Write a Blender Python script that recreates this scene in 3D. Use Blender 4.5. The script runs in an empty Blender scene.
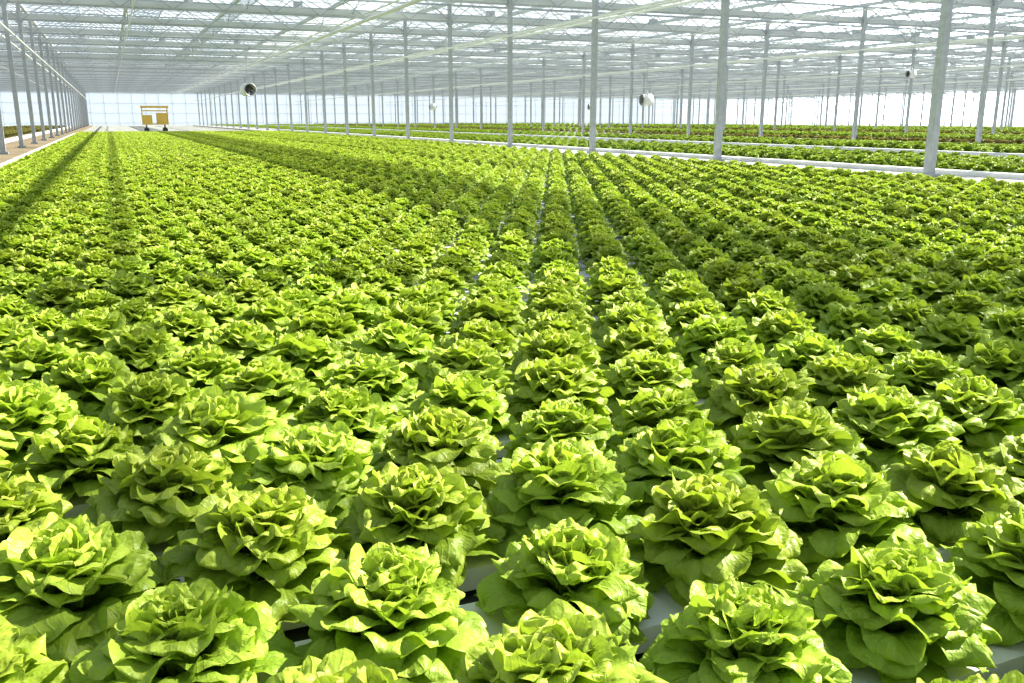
import bpy, math, random
from mathutils import Vector, Matrix, Euler
import numpy as np
random.seed(7)
scene = bpy.context.scene
rad = math.radians

# ------------------------------------------------------------------ helpers
def link(o):
    scene.collection.objects.link(o); return o

def mesh_obj(name, V, F, mat=None, smooth=False, do_link=True):
    me = bpy.data.meshes.new(name)
    me.from_pydata([tuple(v) for v in V], [], F)
    me.update()
    if mat: me.materials.append(mat)
    if smooth:
        for p in me.polygons: p.use_smooth = True
    o = bpy.data.objects.new(name, me)
    if do_link: link(o)
    return o

class Geo:
    def __init__(s): s.V = []; s.F = []; s.M = []
    def box(s, x0, x1, y0, y1, z0, z1, m=0):
        b = len(s.V)
        s.V += [(x0,y0,z0),(x1,y0,z0),(x1,y1,z0),(x0,y1,z0),(x0,y0,z1),(x1,y0,z1),(x1,y1,z1),(x0,y1,z1)]
        s.F += [(b,b+3,b+2,b+1),(b+4,b+5,b+6,b+7),(b,b+1,b+5,b+4),(b+1,b+2,b+6,b+5),(b+2,b+3,b+7,b+6),(b+3,b,b+4,b+7)]
        s.M += [m]*6
    def bar(s, p, q, r, n=4, m=0, caps=True):
        p = Vector(p); q = Vector(q); d = (q-p).normalized()
        u = d.cross(Vector((0,0,1)))
        if u.length < 1e-4: u = Vector((1,0,0))
        u.normalize(); w = d.cross(u)
        b = len(s.V)
        for c in (p, q):
            for k in range(n):
                a = 2*math.pi*(k+.5)/n
                s.V.append(tuple(c + (u*math.cos(a)+w*math.sin(a))*r))
        for k in range(n):
            k2 = (k+1) % n
            s.F.append((b+k, b+k2, b+n+k2, b+n+k)); s.M.append(m)
        if caps:
            s.F.append(tuple(b+k for k in range(n))[::-1]); s.M.append(m)
            s.F.append(tuple(b+n+k for k in range(n))); s.M.append(m)
    def quad(s, a, b_, c, d, m=0):
        b = len(s.V); s.V += [a, b_, c, d]; s.F.append((b,b+1,b+2,b+3)); s.M.append(m)
    def obj(s, name, mats, smooth=False):
        me = bpy.data.meshes.new(name)
        me.from_pydata(s.V, [], s.F)
        for mt in mats: me.materials.append(mt)
        me.polygons.foreach_set('material_index', s.M)
        if smooth:
            for p in me.polygons: p.use_smooth = True
        me.update()
        o = bpy.data.objects.new(name, me); link(o); return o

def new_mat(name):
    m = bpy.data.materials.new(name); m.use_nodes = True
    nt = m.node_tree; nt.nodes.clear()
    out = nt.nodes.new('ShaderNodeOutputMaterial')
    return m, nt, out

def simple_mat(name, col, rough=.6, metal=0, noise=.0, nscale=5):
    m, nt, out = new_mat(name)
    p = nt.nodes.new('ShaderNodeBsdfPrincipled')
    p.inputs['Roughness'].default_value = rough
    p.inputs['Metallic'].default_value = metal
    if noise > 0:
        tc = nt.nodes.new('ShaderNodeTexCoord')
        n = nt.nodes.new('ShaderNodeTexNoise'); n.inputs['Scale'].default_value = nscale
        n.inputs['Detail'].default_value = 5
        nt.links.new(tc.outputs['Object'], n.inputs['Vector'])
        r = nt.nodes.new('ShaderNodeValToRGB')
        r.color_ramp.elements[0].position = .3; r.color_ramp.elements[1].position = .7
        r.color_ramp.elements[0].color = (*[c*(1-noise) for c in col], 1)
        r.color_ramp.elements[1].color = (*[min(1, c*(1+noise)) for c in col], 1)
        nt.links.new(n.outputs['Fac'], r.inputs['Fac'])
        nt.links.new(r.outputs['Color'], p.inputs['Base Color'])
    else:
        p.inputs['Base Color'].default_value = (*col, 1)
    nt.links.new(p.outputs[0], out.inputs[0])
    return m

# ------------------------------------------------------------------ materials
def leaf_mat(name, dark, light, inner, trans):
    m, nt, out = new_mat(name)
    L = nt.links; N = nt.nodes
    uv = N.new('ShaderNodeUVMap'); uv.uv_map = 'UVMap'
    sep = N.new('ShaderNodeSeparateXYZ'); L.new(uv.outputs[0], sep.inputs[0])
    at = N.new('ShaderNodeAttribute'); at.attribute_name = 'leaf_tone'
    oi = N.new('ShaderNodeObjectInfo')
    tc = N.new('ShaderNodeTexCoord')
    def math_(op, a, b=None, clamp=False):
        n = N.new('ShaderNodeMath'); n.operation = op; n.use_clamp = clamp
        for i, v in enumerate((a, b)):
            if v is None: continue
            if isinstance(v, (int, float)): n.inputs[i].default_value = v
            else: L.new(v, n.inputs[i])
        return n.outputs[0]
    def mix(f, a, b):
        n = N.new('ShaderNodeMix'); n.data_type = 'RGBA'
        if isinstance(f, (int, float)): n.inputs[0].default_value = f
        else: L.new(f, n.inputs[0])
        for i, v in ((6, a), (7, b)):
            if isinstance(v, tuple): n.inputs[i].default_value = (*v, 1)
            else: L.new(v, n.inputs[i])
        return n.outputs[2]
    noi = N.new('ShaderNodeTexNoise'); noi.inputs['Scale'].default_value = 22; noi.inputs['Detail'].default_value = 3
    L.new(tc.outputs['Object'], noi.inputs['Vector'])
    au = math_('ABSOLUTE', math_('SUBTRACT', sep.outputs[0], .5))
    rib = math_('MULTIPLY', math_('SUBTRACT', 1.0, math_('MULTIPLY', au, 30.0), True), math_('SUBTRACT', 1.1, sep.outputs[1], True))
    nd = N.new('ShaderNodeTexNoise'); nd.inputs['Scale'].default_value = 18; nd.inputs['Detail'].default_value = 2
    L.new(tc.outputs['Object'], nd.inputs['Vector'])
    ph = math_('ADD', math_('ADD', math_('MULTIPLY', sep.outputs[1], 20.0), math_('MULTIPLY', au, -26.0)), math_('MULTIPLY', nd.outputs['Fac'], 8.0))
    vein2 = math_('POWER', math_('ABSOLUTE', math_('COSINE', ph)), 18.0)
    c = mix(noi.outputs['Fac'], dark, light)
    c = mix(math_('MULTIPLY', at.outputs['Fac'], .9), c, inner)
    c = mix(math_('MULTIPLY', vein2, .10), c, inner)
    c = mix(math_('MULTIPLY', rib, .45), c, (.45, .60, .17))
    hs = N.new('ShaderNodeHueSaturation')
    L.new(math_('ADD', .488, math_('MULTIPLY', oi.outputs['Random'], .012)), hs.inputs['Hue'])
    L.new(math_('ADD', .92, math_('MULTIPLY', oi.outputs['Random'], .2)), hs.inputs['Value'])
    L.new(c, hs.inputs['Color'])
    p = N.new('ShaderNodeBsdfPrincipled')
    L.new(hs.outputs[0], p.inputs['Base Color'])
    p.inputs['Roughness'].default_value = .45
    p.inputs['Specular IOR Level'].default_value = .36
    tr = N.new('ShaderNodeBsdfTranslucent')
    tcol = mix(.6, hs.outputs[0], trans)
    L.new(tcol, tr.inputs['Color'])
    nb = N.new('ShaderNodeTexNoise'); nb.inputs['Scale'].default_value = 60; nb.inputs['Detail'].default_value = 2.5
    L.new(tc.outputs['Object'], nb.inputs['Vector'])
    h = math_('ADD', math_('MULTIPLY', nb.outputs['Fac'], 1.5), math_('MULTIPLY', vein2, -.15))
    h = math_('SUBTRACT', h, math_('MULTIPLY', rib, .5))
    bp = N.new('ShaderNodeBump'); bp.inputs['Strength'].default_value = .7; bp.inputs['Distance'].default_value = .005
    L.new(h, bp.inputs['Height'])
    L.new(bp.outputs[0], p.inputs['Normal']); L.new(bp.outputs[0], tr.inputs['Normal'])
    ms = N.new('ShaderNodeMixShader'); ms.inputs[0].default_value = .32
    L.new(p.outputs[0], ms.inputs[1]); L.new(tr.outputs[0], ms.inputs[2])
    L.new(ms.outputs[0], out.inputs[0])
    return m

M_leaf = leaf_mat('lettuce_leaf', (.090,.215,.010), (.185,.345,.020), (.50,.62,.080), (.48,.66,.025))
M_leaf2 = leaf_mat('distant_lettuce_leaf', (.09,.20,.010), (.14,.28,.015), (.28,.40,.04), (.35,.50,.02))  # deeper greens for the beds beyond the main one
M_red  = leaf_mat('red_lettuce_leaf', (.10,.06,.025), (.15,.14,.03), (.20,.22,.05), (.35,.28,.05))
M_white = simple_mat('white_plastic', (.76,.78,.79), .5, 0, .05, 8)
M_path = simple_mat('concrete_path', (.42,.42,.40), .9, 0, .15, 2)
M_soil = simple_mat('brown_path', (.17,.13,.075), .95, 0, .25, 3)
M_floor = simple_mat('groundcover_floor', (.25,.26,.24), .9, 0, .2, 1.5)
M_water = simple_mat('dark_bed_liner', (.04,.05,.045), .5)
M_steel = simple_mat('galvanised_steel', (.40,.43,.46), .5, .35, .12, 12)
M_alu = simple_mat('aluminium_bar', (.53,.57,.60), .5, .25)
M_pipe = simple_mat('white_painted_pipe', (.66,.69,.68), .4)
M_black = simple_mat('black_plastic', (.03,.03,.03), .5)
M_yellow = simple_mat('yellow_paint', (.75,.50,.08), .5)
M_screen = simple_mat('folded_screen_cloth', (.64,.67,.68), .8)

def glass_mat(name, tfac, col):
    m, nt, out = new_mat(name)
    t = nt.nodes.new('ShaderNodeBsdfTransparent'); t.inputs[0].default_value = (.98,.99,.99,1)
    tr = nt.nodes.new('ShaderNodeBsdfTranslucent'); tr.inputs[0].default_value = (*col, 1)
    df = nt.nodes.new('ShaderNodeBsdfDiffuse'); df.inputs[0].default_value = (*col, 1)
    a = nt.nodes.new('ShaderNodeMixShader'); a.inputs[0].default_value = .3
    nt.links.new(tr.outputs[0], a.inputs[1]); nt.links.new(df.outputs[0], a.inputs[2])
    b = nt.nodes.new('ShaderNodeMixShader'); b.inputs[0].default_value = 1-tfac
    nt.links.new(t.outputs[0], b.inputs[1]); nt.links.new(a.outputs[0], b.inputs[2])
    nt.links.new(b.outputs[0], out.inputs[0])
    return m
M_glass = glass_mat('roof_glazing', .88, (.86,.92,.97))
M_shade = glass_mat('added_shade_cloth', .42, (.70,.75,.78))  # cloth for the added strips that cast the shadow band
M_wallglass = glass_mat('diffuse_wall_glazing', .6, (.80,.88,.94))

# ------------------------------------------------------------------ lettuce heads
def make_head(name, seed, mat, nl=64, NU=11, NV=13):
    rng = random.Random(seed)
    V=[];F=[];UV=[];TONE=[]
    az = rng.random()*6.28
    wide = math.sqrt(70/nl)
    spread = rng.uniform(-5,5)
    for i in range(nl):
        k = i/(nl-1)                     # 0 outer .. 1 inner
        az += 2.39996 + rng.uniform(-.35,.35)
        Lh = (.160 - .044*k**1.6) * rng.uniform(.88,1.08)
        W = (.054 - .018*k**1.6) * rng.uniform(.82,1.18) * wide**.6
        if k < .28:
            q = k/.28
            a0 = 28+30*q; a1 = 2+30*q; a2 = -72+24*q
        elif k < .80:
            q = (k-.28)/.52
            a0 = 60+26*q; a1 = 34+42*q; a2 = -50+54*q
        else:
            q = (k-.80)/.20
            a0 = 85+5*q; a1 = 72+30*q; a2 = 8+120*q
        a0 += rng.uniform(-6,6)-spread*.3; a1 += rng.uniform(-9,9)-spread*(1-k*.6); a2 += rng.uniform(-25,25)
        cup = (.06+.75*k)*rng.uniform(.3,1.4)
        ruf = (.0092*(1-.3*k))*rng.uniform(.6,1.5)
        nfr = rng.uniform(4.5,8.5); ph = rng.random()*6.28; ph2 = rng.random()*6.28
        twist = rng.uniform(-.24,.24)
        r = .012*(1-k); z = .006+.036*k
        ts=[math.sin((j/NV)*math.pi/2)**.85 for j in range(NV+1)]
        SUB=60; cl=[(r,z,rad(a0))]
        for s_ in range(SUB):
            t=(s_+.5)/SUB
            a = a0+(a1-a0)*t/.55 if t<.55 else a1+(a2-a1)*((t-.55)/.45)**1.15
            a = rad(a)
            r += math.cos(a)*Lh/SUB; z += math.sin(a)*Lh/SUB
            cl.append((r,z,a))
        base=len(V)
        side = rng.uniform(-.020,.020)
        for j,t in enumerate(ts):
            f=t*SUB; i0=min(int(f),SUB-1); fr_=f-i0
            r_=cl[i0][0]*(1-fr_)+cl[i0+1][0]*fr_
            z_=cl[i0][1]*(1-fr_)+cl[i0+1][1]*fr_
            a=cl[i0+1][2]
            sm = min(1,t/.58); sm = sm*sm*(3-2*sm)
            w = W*(.24+.76*sm)
            if t>.62: w *= math.sqrt(max(0,1-((t-.62)/.38)**2.5))
            w=max(w,.0008)
            nr,nz = -math.sin(a), math.cos(a)
            for u_ in range(NU+1):
                s=-1+2*u_/NU
                phi = math.atan2(s*w/W, max(t-.35,-.1)*2.2+.15)
                e = max(abs(s)**1.8*sm, t**4.5)
                off = cup*w*.6*s*s - .18*w*s*s*t*(1-k)
                off += ruf*e*math.sin(nfr*phi+ph)
                off += ruf*.35*e*math.sin(nfr*2.1*phi+ph2)
                off += .0050*sm*math.sin(s*4+ph2)*math.sin(t*8+ph)
                off += .006*(t**3)*math.sin(s*3.0+ph2)
                off += twist*w*s*t
                off += .0024*sm*math.sin(s*8+ph)*math.sin(t*14+ph2)
                off -= .003*math.exp(-(s*5)**2)*(1-t)
                lat = w*s*(1-.12*cup*s*s) + side*t*t
                rr = r_+nr*off; zz = z_+nz*off
                ca,sa=math.cos(az),math.sin(az)
                V.append((rr*ca-lat*sa, rr*sa+lat*ca, max(zz,.002)))
                UV.append((.5+.5*s*(w/W), t)); TONE.append(min(1,(.66*k+.42*t)*(.18+.82*t)))  # paler on inner leaves and towards tips, deeper green at leaf bases
        for j in range(NV):
            for u_ in range(NU):
                b=base+j*(NU+1)+u_
                F.append((b,b+1,b+NU+2,b+NU+1))
    o = mesh_obj(name, V, F, mat, smooth=True, do_link=False)
    me=o.data
    uvl=me.uv_layers.new(name='UVMap')
    for lp in me.loops: uvl.data[lp.index].uv = UV[lp.vertex_index]
    at=me.attributes.new('leaf_tone','FLOAT','POINT'); at.data.foreach_set('value', TONE)
    return o

col_green = bpy.data.collections.new('butterhead_lettuce_heads')
for i in range(8):
    col_green.objects.link(make_head('head_%02d'%i, 11+i*7, M_leaf, nl=70+5*(i%3), NU=13, NV=14))
col_mid = bpy.data.collections.new('midfield_lettuce_heads')
for i in range(4):
    col_mid.objects.link(make_head('mid_head_%02d'%i, 51+i*7, M_leaf, nl=50, NU=6, NV=7))
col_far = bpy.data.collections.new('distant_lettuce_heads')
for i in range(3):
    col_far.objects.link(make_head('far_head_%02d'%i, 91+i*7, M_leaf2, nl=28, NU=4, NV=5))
col_red = bpy.data.collections.new('red_lettuce_heads')
for i in range(2):
    col_red.objects.link(make_head('red_head_%02d'%i, 191+i*7, M_red, nl=28, NU=4, NV=5))

def scatter(name, pts, coll):
    me = bpy.data.meshes.new(name)
    me.from_pydata([p[:3] for p in pts], [], [])
    a = me.attributes.new('rot','FLOAT_VECTOR','POINT'); a.data.foreach_set('vector', [c for p in pts for c in p[3:6]])
    a = me.attributes.new('scl','FLOAT','POINT'); a.data.foreach_set('value', [p[6] for p in pts])
    a = me.attributes.new('idx','INT','POINT'); a.data.foreach_set('value', [p[7] for p in pts])
    o = bpy.data.objects.new(name, me); link(o)
    ng = bpy.data.node_groups.new(name+'_nodes','GeometryNodeTree')
    ng.interface.new_socket('Geometry', in_out='INPUT', socket_type='NodeSocketGeometry')
    ng.interface.new_socket('Geometry', in_out='OUTPUT', socket_type='NodeSocketGeometry')
    N=ng.nodes; L=ng.links
    gi=N.new('NodeGroupInput'); go=N.new('NodeGroupOutput')
    iop=N.new('GeometryNodeInstanceOnPoints')
    ci=N.new('GeometryNodeCollectionInfo'); ci.inputs['Collection'].default_value=coll
    ci.inputs['Separate Children'].default_value=True; ci.inputs['Reset Children'].default_value=True
    def na(n,t):
        x=N.new('GeometryNodeInputNamedAttribute'); x.data_type=t; x.inputs['Name'].default_value=n
        return [s for s in x.outputs if s.enabled and s.name=='Attribute'][0]
    er=N.new('FunctionNodeEulerToRotation')
    L.new(na('rot','FLOAT_VECTOR'), er.inputs[0])
    L.new(er.outputs[0], iop.inputs['Rotation'])
    L.new(na('scl','FLOAT'), iop.inputs['Scale'])
    L.new(na('idx','INT'), iop.inputs['Instance Index'])
    iop.inputs['Pick Instance'].default_value=True
    L.new(gi.outputs[0], iop.inputs['Points']); L.new(ci.outputs[0], iop.inputs['Instance'])
    L.new(iop.outputs[0], go.inputs[0])
    md=o.modifiers.new('heads','NODES'); md.node_group=ng
    return o

# ------------------------------------------------------------------ beds
A=.300; D=.305
X0,Y0=.624,1.231
BX0,BX1=-1.75,9.75; BY1=56.0
zb=.08
pts=[]; ptm=[]
k=-8
rafts=Geo()
while True:
    y=Y0+k*D
    if y>BY1: break
    off=(k%2)*.5*A
    i0=math.ceil((BX0+.15-X0-off)/A); i1=math.floor((BX1-.15-X0-off)/A)
    for i in range(i0,i1+1):
        x=X0+off+i*A
        s = 1.06 if y<3.6 else .90
        s*=random.uniform(.91,1.07)
        near = y<9
        (pts if near else ptm).append((x+random.uniform(-.012,.012), y+random.uniform(-.010,.010), zb,
                    random.uniform(-.12,.12), random.uniform(-.12,.12), random.uniform(0,6.28), s, random.randrange(8 if near else 4)))
    rafts.box(BX0+.02,BX1-.02,y-.095,y+.095,.035,zb)
    k+=1
scatter('butterhead_lettuce_crop', pts, col_green)
scatter('butterhead_lettuce_crop', ptm, col_mid)
rafts.obj('growing_gutters',[M_white])

g=Geo()
g.box(BX0-.08,BX0,-1.6,BY1+.1,0,.13); g.box(BX1,BX1+.08,-1.6,BY1+.1,0,.13); g.box(BX0,BX1,BY1+.02,BY1+.1,0,.13)
g.obj('bed_rim',[M_white])
g=Geo(); g.quad((BX0,-1.6,.02),(BX1,-1.6,.02),(BX1,BY1+.02,.02),(BX0,BY1+.02,.02)); g.obj('bed_liner',[M_water])

g=Geo(); g.quad((-60,-30,0),(140,-30,0),(140,150,0),(-60,150,0)); g.obj('floor',[M_floor])
g=Geo(); g.box(9.85,10.98,-10,126,0,.11); g.obj('concrete_walkway',[M_path])
g=Geo(); g.box(-3.2,-1.85,-10,126,0,.11); g.obj('soil_walkway',[M_soil])

def bed(n, x0,x1,y0,y1, coll, sp, sc, ncol, rimz=.18):
    P=[]; y=y0+.2; r=0
    while y<y1:
        x=x0+.45+(r%2)*sp/2
        while x<x1-.4:
            P.append((x+random.uniform(-.02,.02),y+random.uniform(-.02,.02),rimz-.08,0,0,random.uniform(0,6.28),sc*random.uniform(.85,1.1),random.randrange(ncol)))
            x+=sp
        y+=sp*.95; r+=1
    scatter(n,P,coll)
    gg=Geo(); gg.box(x0+.2,x1-.2,y0,y1,0,rimz-.08,1); 
    gg.box(x0,x0+.2,y0,y1,0,rimz); gg.box(x1-.2,x1,y0,y1,0,rimz)
    gg.obj('raised_growing_bed',[M_white,M_path])
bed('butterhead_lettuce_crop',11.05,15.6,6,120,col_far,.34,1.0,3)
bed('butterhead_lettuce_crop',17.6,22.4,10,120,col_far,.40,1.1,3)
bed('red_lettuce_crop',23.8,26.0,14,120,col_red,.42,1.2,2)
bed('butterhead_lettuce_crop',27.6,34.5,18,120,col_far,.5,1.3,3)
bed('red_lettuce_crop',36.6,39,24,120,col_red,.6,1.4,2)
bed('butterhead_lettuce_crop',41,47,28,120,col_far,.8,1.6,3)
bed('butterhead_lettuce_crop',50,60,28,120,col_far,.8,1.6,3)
bed('red_lettuce_crop',-8.5,-3.4,10,100,col_red,.40,1.1,2)

# ------------------------------------------------------------------ columns
SX=12.7; SY=4.9; CX=[10.4+SX*i for i in range(-3,8)]; Y00=9.36
YS=[Y00+SY*j for j in range(-4,25)]
ZC=3.95
for x in CX:
    g=Geo()
    zf=.11 if (abs(x-10.4)<.1 or abs(x+2.3)<.1) else 0
    for y in YS[1:-1]:
        g.box(x-.055,x+.055,y-.055,y+.055,zf,ZC+.5)
        g.box(x-.10,x+.10,y-.10,y+.10,zf,zf+.05)
        g.box(x-.09,x+.09,y-.07,y+.07,ZC-.10,ZC+.02)
    g.obj('steel_column_row',[M_steel])

# ------------------------------------------------------------------ roof
XR0=CX[0]; XR1=CX[-1]; YR0=YS[0]; YR1=YS[-1]
PIT=SX/4; ZG=ZC+.62; ZR=ZG+.72
g=Geo()
for y in YS[1:-1]:
    g.bar((XR0+.1,y,ZC),(XR1-.1,y,ZC),.04); g.bar((XR0+.1,y,ZC+.5),(XR1-.1,y,ZC+.5),.04)
    x=XR0+.1; i=0
    st=(SX-.2/11)/18
    while x<XR1-.8:
        z0,z1=(ZC,ZC+.5) if i%2==0 else (ZC+.5,ZC)
        g.bar((x,y,z0),(x+st,y,z1),.016,caps=False); x+=st; i+=1
g.obj('trellis_girders',[M_steel])
g=Geo()
for y in YS[1:-2]:
    g.bar((XR0+.1,y+SY/2,ZG-.14),(XR1-.1,y+SY/2,ZG-.14),.028)
    for q in (.9,1.7,3.3,4.1):
        g.bar((XR0+.1,y+q,ZC+.28),(XR1-.1,y+q,ZC+.28),.009,3,caps=False)
x=XR0+PIT
while x<XR1-.5:
    for y in YS[1:-1]:
        g.bar((x,y,ZC+.1),(x,y+1.3,ZG-.1),.014,caps=False)
        g.bar((x,y,ZC+.1),(x,y-1.3,ZG-.1),.014,caps=False)
    x+=PIT
g.obj('roof_purlins_and_struts',[M_steel])
g=Geo(); gl=Geo(); gb=Geo(); vent=Geo(); mot=Geo()
ng=int(round((XR1-XR0)/PIT))
for i in range(ng+1):
    x=XR0+i*PIT
    g.box(x-.055,x+.055,YR0,YR1,ZG-.10,ZG)
    if i<ng:
        xr=x+PIT/2
        g.box(xr-.02,xr+.02,YR0,YR1,ZR-.03,ZR+.03)
        y=YR0+.1
        gl.quad((x+.06,YR0,ZG),(xr,YR0,ZR),(xr,YR1,ZR),(x+.06,YR1,ZG))
        gl.quad((xr,YR0,ZR),(x+PIT-.06,YR0,ZG),(x+PIT-.06,YR1,ZG),(xr,YR1,ZR))
        while y<=YR1:
            gb.bar((x+.1,y,ZG),(xr,y,ZR),.02,caps=False)
            gb.bar((xr,y,ZR),(x+PIT-.1,y,ZG),.02,caps=False)
            y+=SY/4
        j=0; y=YR0+1
        while y<YR1-3:
            sgn = 1 if (i+j)%2 else -1
            xe=xr+sgn*1.0; ze=ZR+.18
            for (p,q) in (((xr,y,ZR+.05),(xe,y,ze)),((xr,y+2.4,ZR+.05),(xe,y+2.4,ze)),((xe,y,ze),(xe,y+2.4,ze)),((xr,y+1.2,ZR+.05),(xe,y+1.2,ze)),
                          ((xr+sgn*.3,y+1.2,ZG+.15),(xe,y+1.2,ze)),((xr-.8,y+1.2,ZG+.12),(xr+.8,y+1.2,ZG+.12))):
                vent.bar(p,q,.02,caps=False)
            y+=SY; j+=1
        for y in YS[2:-1:3]:
            mot.box(xr-.12,xr+.12,y+.3,y+.55,ZC+.2,ZC+.42)
            mot.bar((xr,y+.06,ZC+.3),(xr,y+.3,ZC+.3),.03)
g.obj('roof_gutters_and_ridges',[M_alu]); gl.obj('roof_glass',[M_glass]); gb.obj('glazing_bars',[M_alu]); vent.obj('roof_vents',[M_alu])
mot.obj('vent_motors',[M_steel])
g=Geo()
g.bar((7.6,YR0+.1,ZC-.09),(7.6,YR1-.1,ZC-.09),.055,8,0)
for x in CX[1:-1]:
    for dx,z,r in ((.16,3.1,.025),(-.16,3.1,.025),(3.2,ZC-.06,.02),(9.5,ZC-.06,.02)):
        g.bar((x+dx,YR0+.1,z),(x+dx,YR1-.1,z),r,6,0)
g.obj('overhead_pipes',[M_pipe])
g=Geo()
for y in YS[1:-1]:
    g.box(XR0+.1,XR1-.1,y+.1,y+.26,ZC+.06,ZC+.20)
g.obj('folded_energy_screens',[M_screen])
g=Geo()
for x in (7.2,19.9): g.quad((x,YR0+.2,ZC+.56),(x+1.7,YR0+.2,ZC+.56),(x+1.7,YR1-.2,ZC+.56),(x,YR1-.2,ZC+.56))  # cloth strips added to throw a broad shadow band over the crop
g.obj('added_shade_strips',[M_shade])

# ------------------------------------------------------------------ walls
def wall(name,a,b):
    g=Geo()
    (x0,y0),(x1,y1)=a,b
    g.quad((x0,y0,.0),(x1,y1,.0),(x1,y1,ZR),(x0,y0,ZR),0)
    L=math.hypot(x1-x0,y1-y0); n=int(L/1.6)
    for i in range(n+1):
        t=i/n; x=x0+(x1-x0)*t; y=y0+(y1-y0)*t
        g.bar((x,y,0),(x,y,ZR),.03,4,1,False)
    for z in (.4,1.6,2.8,4.0,ZG): g.bar((x0,y0,z),(x1,y1,z),.03,4,1,False)
    g.obj(name,[M_wallglass,M_alu])
wall('wall_back',(XR0,YR1),(XR1,YR1))
wall('wall_right',(XR1,YR0),(XR1,YR1))
wall('wall_left',(XR0,YR0),(XR0,YR1))
wall('wall_front',(XR0,YR0),(XR1,YR0))

# ------------------------------------------------------------------ circulation fans
def fan(x,y,z,d,az):
    root=bpy.data.objects.new('circulation_fan',None); link(root); root.location=(x,y,z); root.rotation_euler=(0,0,az)
    def ring(name,R,y0,y1,th,mat):
        V=[];F=[];n=28
        for (r_,yy) in ((R,y0),(R,y1),(R-th,y1),(R-th,y0)):
            for i in range(n):
                a=6.2832*i/n; V.append((r_*math.cos(a),yy,r_*math.sin(a)))
        for q in range(4):
            for i in range(n):
                F.append((q*n+i,q*n+(i+1)%n,((q+1)%4)*n+(i+1)%n,((q+1)%4)*n+i))
        o=mesh_obj(name,V,F,mat,True); o.parent=root
    R=d/2
    ring('housing',R,-R*.9,R*.9,.02,M_white)
    ring('front_rim',R*1.04,-R*1.0,-R*.88,.04,M_steel)
    g=Geo()
    for rr in (.3,.55,.8):
        n=20
        for i in range(n):
            a=6.2832*i/n;b=6.2832*(i+1)/n
            g.bar((R*rr*math.cos(a),-R*.92,R*rr*math.sin(a)),(R*rr*math.cos(b),-R*.92,R*rr*math.sin(b)),.006,4,0,False)
    for i in range(8):
        a=6.2832*i/8; g.bar((0,-R*.92,0),(R*math.cos(a),-R*.92,R*math.sin(a)),.006,4,0,False)
    for i in range(5):
        a=6.2832*i/5; b=a+1.0
        g.quad((.1*R*math.cos(a),-.1,.1*R*math.sin(a)),(.92*R*math.cos(a),-.12,.92*R*math.sin(a)),(.92*R*math.cos(b),.02,.92*R*math.sin(b)),(.1*R*math.cos(b),.02,.1*R*math.sin(b)))
    g.bar((0,-.15,0),(0,R*1.2,0),R*.35,12)
    o=g.obj('grille_and_blades',[M_black]); o.parent=root
    g=Geo()
    g.bar((-R*.6,0,R*.8),(0,0,R*1.7),.012); g.bar((R*.6,0,R*.8),(0,0,R*1.7),.012); g.bar((0,0,R*1.7),(0,0,ZC-z),.012)
    o=g.obj('hanger',[M_steel]); o.parent=root
fan(6.5,48,2.3,.62,rad(15))
fan(22.0,35.6,1.72,.50,rad(-95))
fan(24.7,23.4,2.35,.26,rad(-100))
fan(18.2,54,1.6,.40,rad(-100))
fan(27.0,50,1.6,.36,rad(-100))

# ------------------------------------------------------------------ harvest trolley
root=bpy.data.objects.new('harvest_trolley',None); link(root); root.location=(2.95,69,.15)
g=Geo()
g.box(-.85,.85,-.45,.45,.35,.43,0); g.box(-.85,.85,-.45,.45,1.25,1.33,0)
g.box(-.85,-.2,-.45,.45,.43,1.0,0); g.box(.1,.8,-.40,.40,.43,1.15,0)
for x in (-.82,.82):
    for y in (-.42,.42): g.bar((x,y,.35),(x,y,1.6),.03,4,0)
g.box(-.9,.9,-.5,.5,1.48,1.62,0)
o=g.obj('frame',[M_yellow]); o.parent=root
g=Geo()
for x in (-.6,.6):
    for y in (-.42,.42):
        g.bar((x,y-.04,.01),(x,y+.04,.01),.16,14,0)
        g.bar((x,y,.01),(x,y,.36),.03,6,0)
o=g.obj('wheels',[M_black]); o.parent=root

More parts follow.
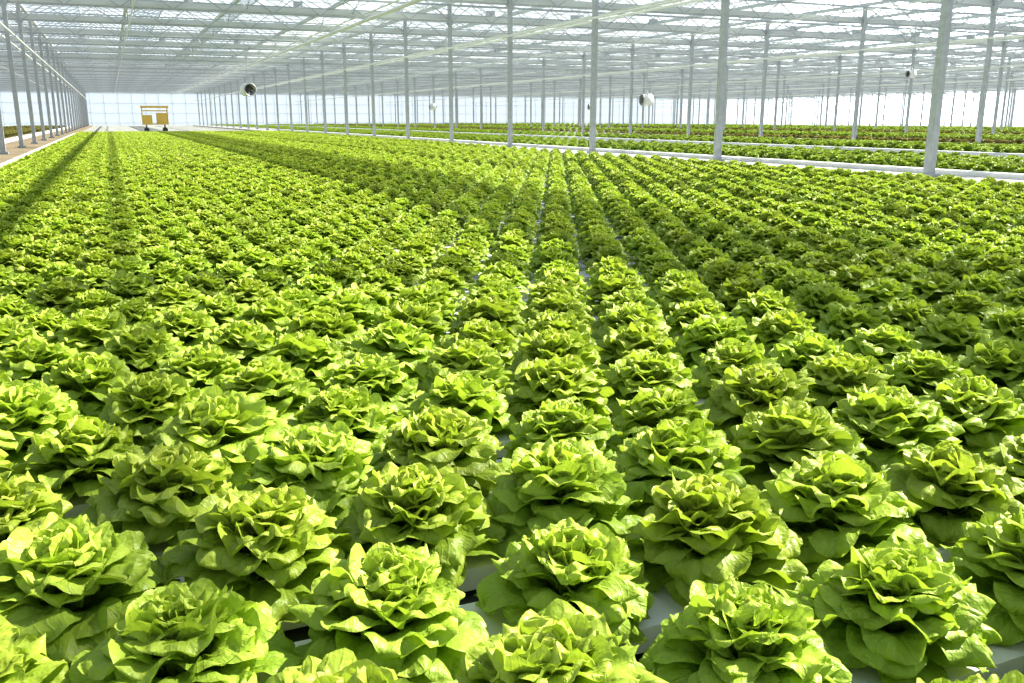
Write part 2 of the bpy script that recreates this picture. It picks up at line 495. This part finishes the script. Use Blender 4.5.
# ------------------------------------------------------------------ light
w=bpy.data.worlds.new('World'); scene.world=w; w.use_nodes=True
nt=w.node_tree; nt.nodes.clear()
out=nt.nodes.new('ShaderNodeOutputWorld'); bg=nt.nodes.new('ShaderNodeBackground')
tc=nt.nodes.new('ShaderNodeTexCoord'); sp=nt.nodes.new('ShaderNodeSeparateXYZ'); rp=nt.nodes.new('ShaderNodeValToRGB')
rp.color_ramp.elements[0].position=0; rp.color_ramp.elements[0].color=(.80,.90,1.0,1)
rp.color_ramp.elements[1].position=.45; rp.color_ramp.elements[1].color=(.14,.21,.34,1)
e=rp.color_ramp.elements.new(.14); e.color=(.76,.88,1.0,1)
nt.links.new(tc.outputs['Generated'],sp.inputs[0]); nt.links.new(sp.outputs[2],rp.inputs[0])
dp=nt.nodes.new('ShaderNodeVectorMath'); dp.operation='DOT_PRODUCT'
ga=rad(48); gd=Vector((math.sin(ga),math.cos(ga),.06)).normalized(); dp.inputs[1].default_value=gd
nt.links.new(tc.outputs['Generated'],dp.inputs[0])
mx=nt.nodes.new('ShaderNodeMath'); mx.operation='MAXIMUM'; mx.inputs[1].default_value=0; nt.links.new(dp.outputs['Value'],mx.inputs[0])
pw=nt.nodes.new('ShaderNodeMath'); pw.operation='POWER'; pw.inputs[1].default_value=110; nt.links.new(mx.outputs[0],pw.inputs[0])
ma=nt.nodes.new('ShaderNodeMath'); ma.operation='MULTIPLY_ADD'; ma.inputs[1].default_value=14.0; ma.inputs[2].default_value=1.25; nt.links.new(pw.outputs[0],ma.inputs[0])
nt.links.new(rp.outputs[0],bg.inputs[0]); nt.links.new(ma.outputs[0],bg.inputs[1])
nt.links.new(bg.outputs[0],out.inputs[0])
sd=bpy.data.lights.new('sun','SUN'); sd.energy=17.5; sd.angle=rad(1.0); sd.color=(1,.94,.80)
so=bpy.data.objects.new('sun',sd); link(so)
azs=rad(86); el=rad(42)
dirv=Vector((math.sin(azs)*math.cos(el),math.cos(azs)*math.cos(el),math.sin(el)))
so.rotation_euler=dirv.to_track_quat('Z','Y').to_euler(); so.location=(20,10,30)

# ------------------------------------------------------------------ camera
cd=bpy.data.cameras.new('camera'); co=bpy.data.objects.new('camera',cd); link(co)
cd.sensor_width=36; cd.lens=900/1024*36; cd.clip_end=600; cd.clip_start=.02
co.location=(0,0,.9); co.rotation_euler=(rad(90-13.9),0,rad(-23.5))
scene.camera=co
scene.view_settings.view_transform='Standard'
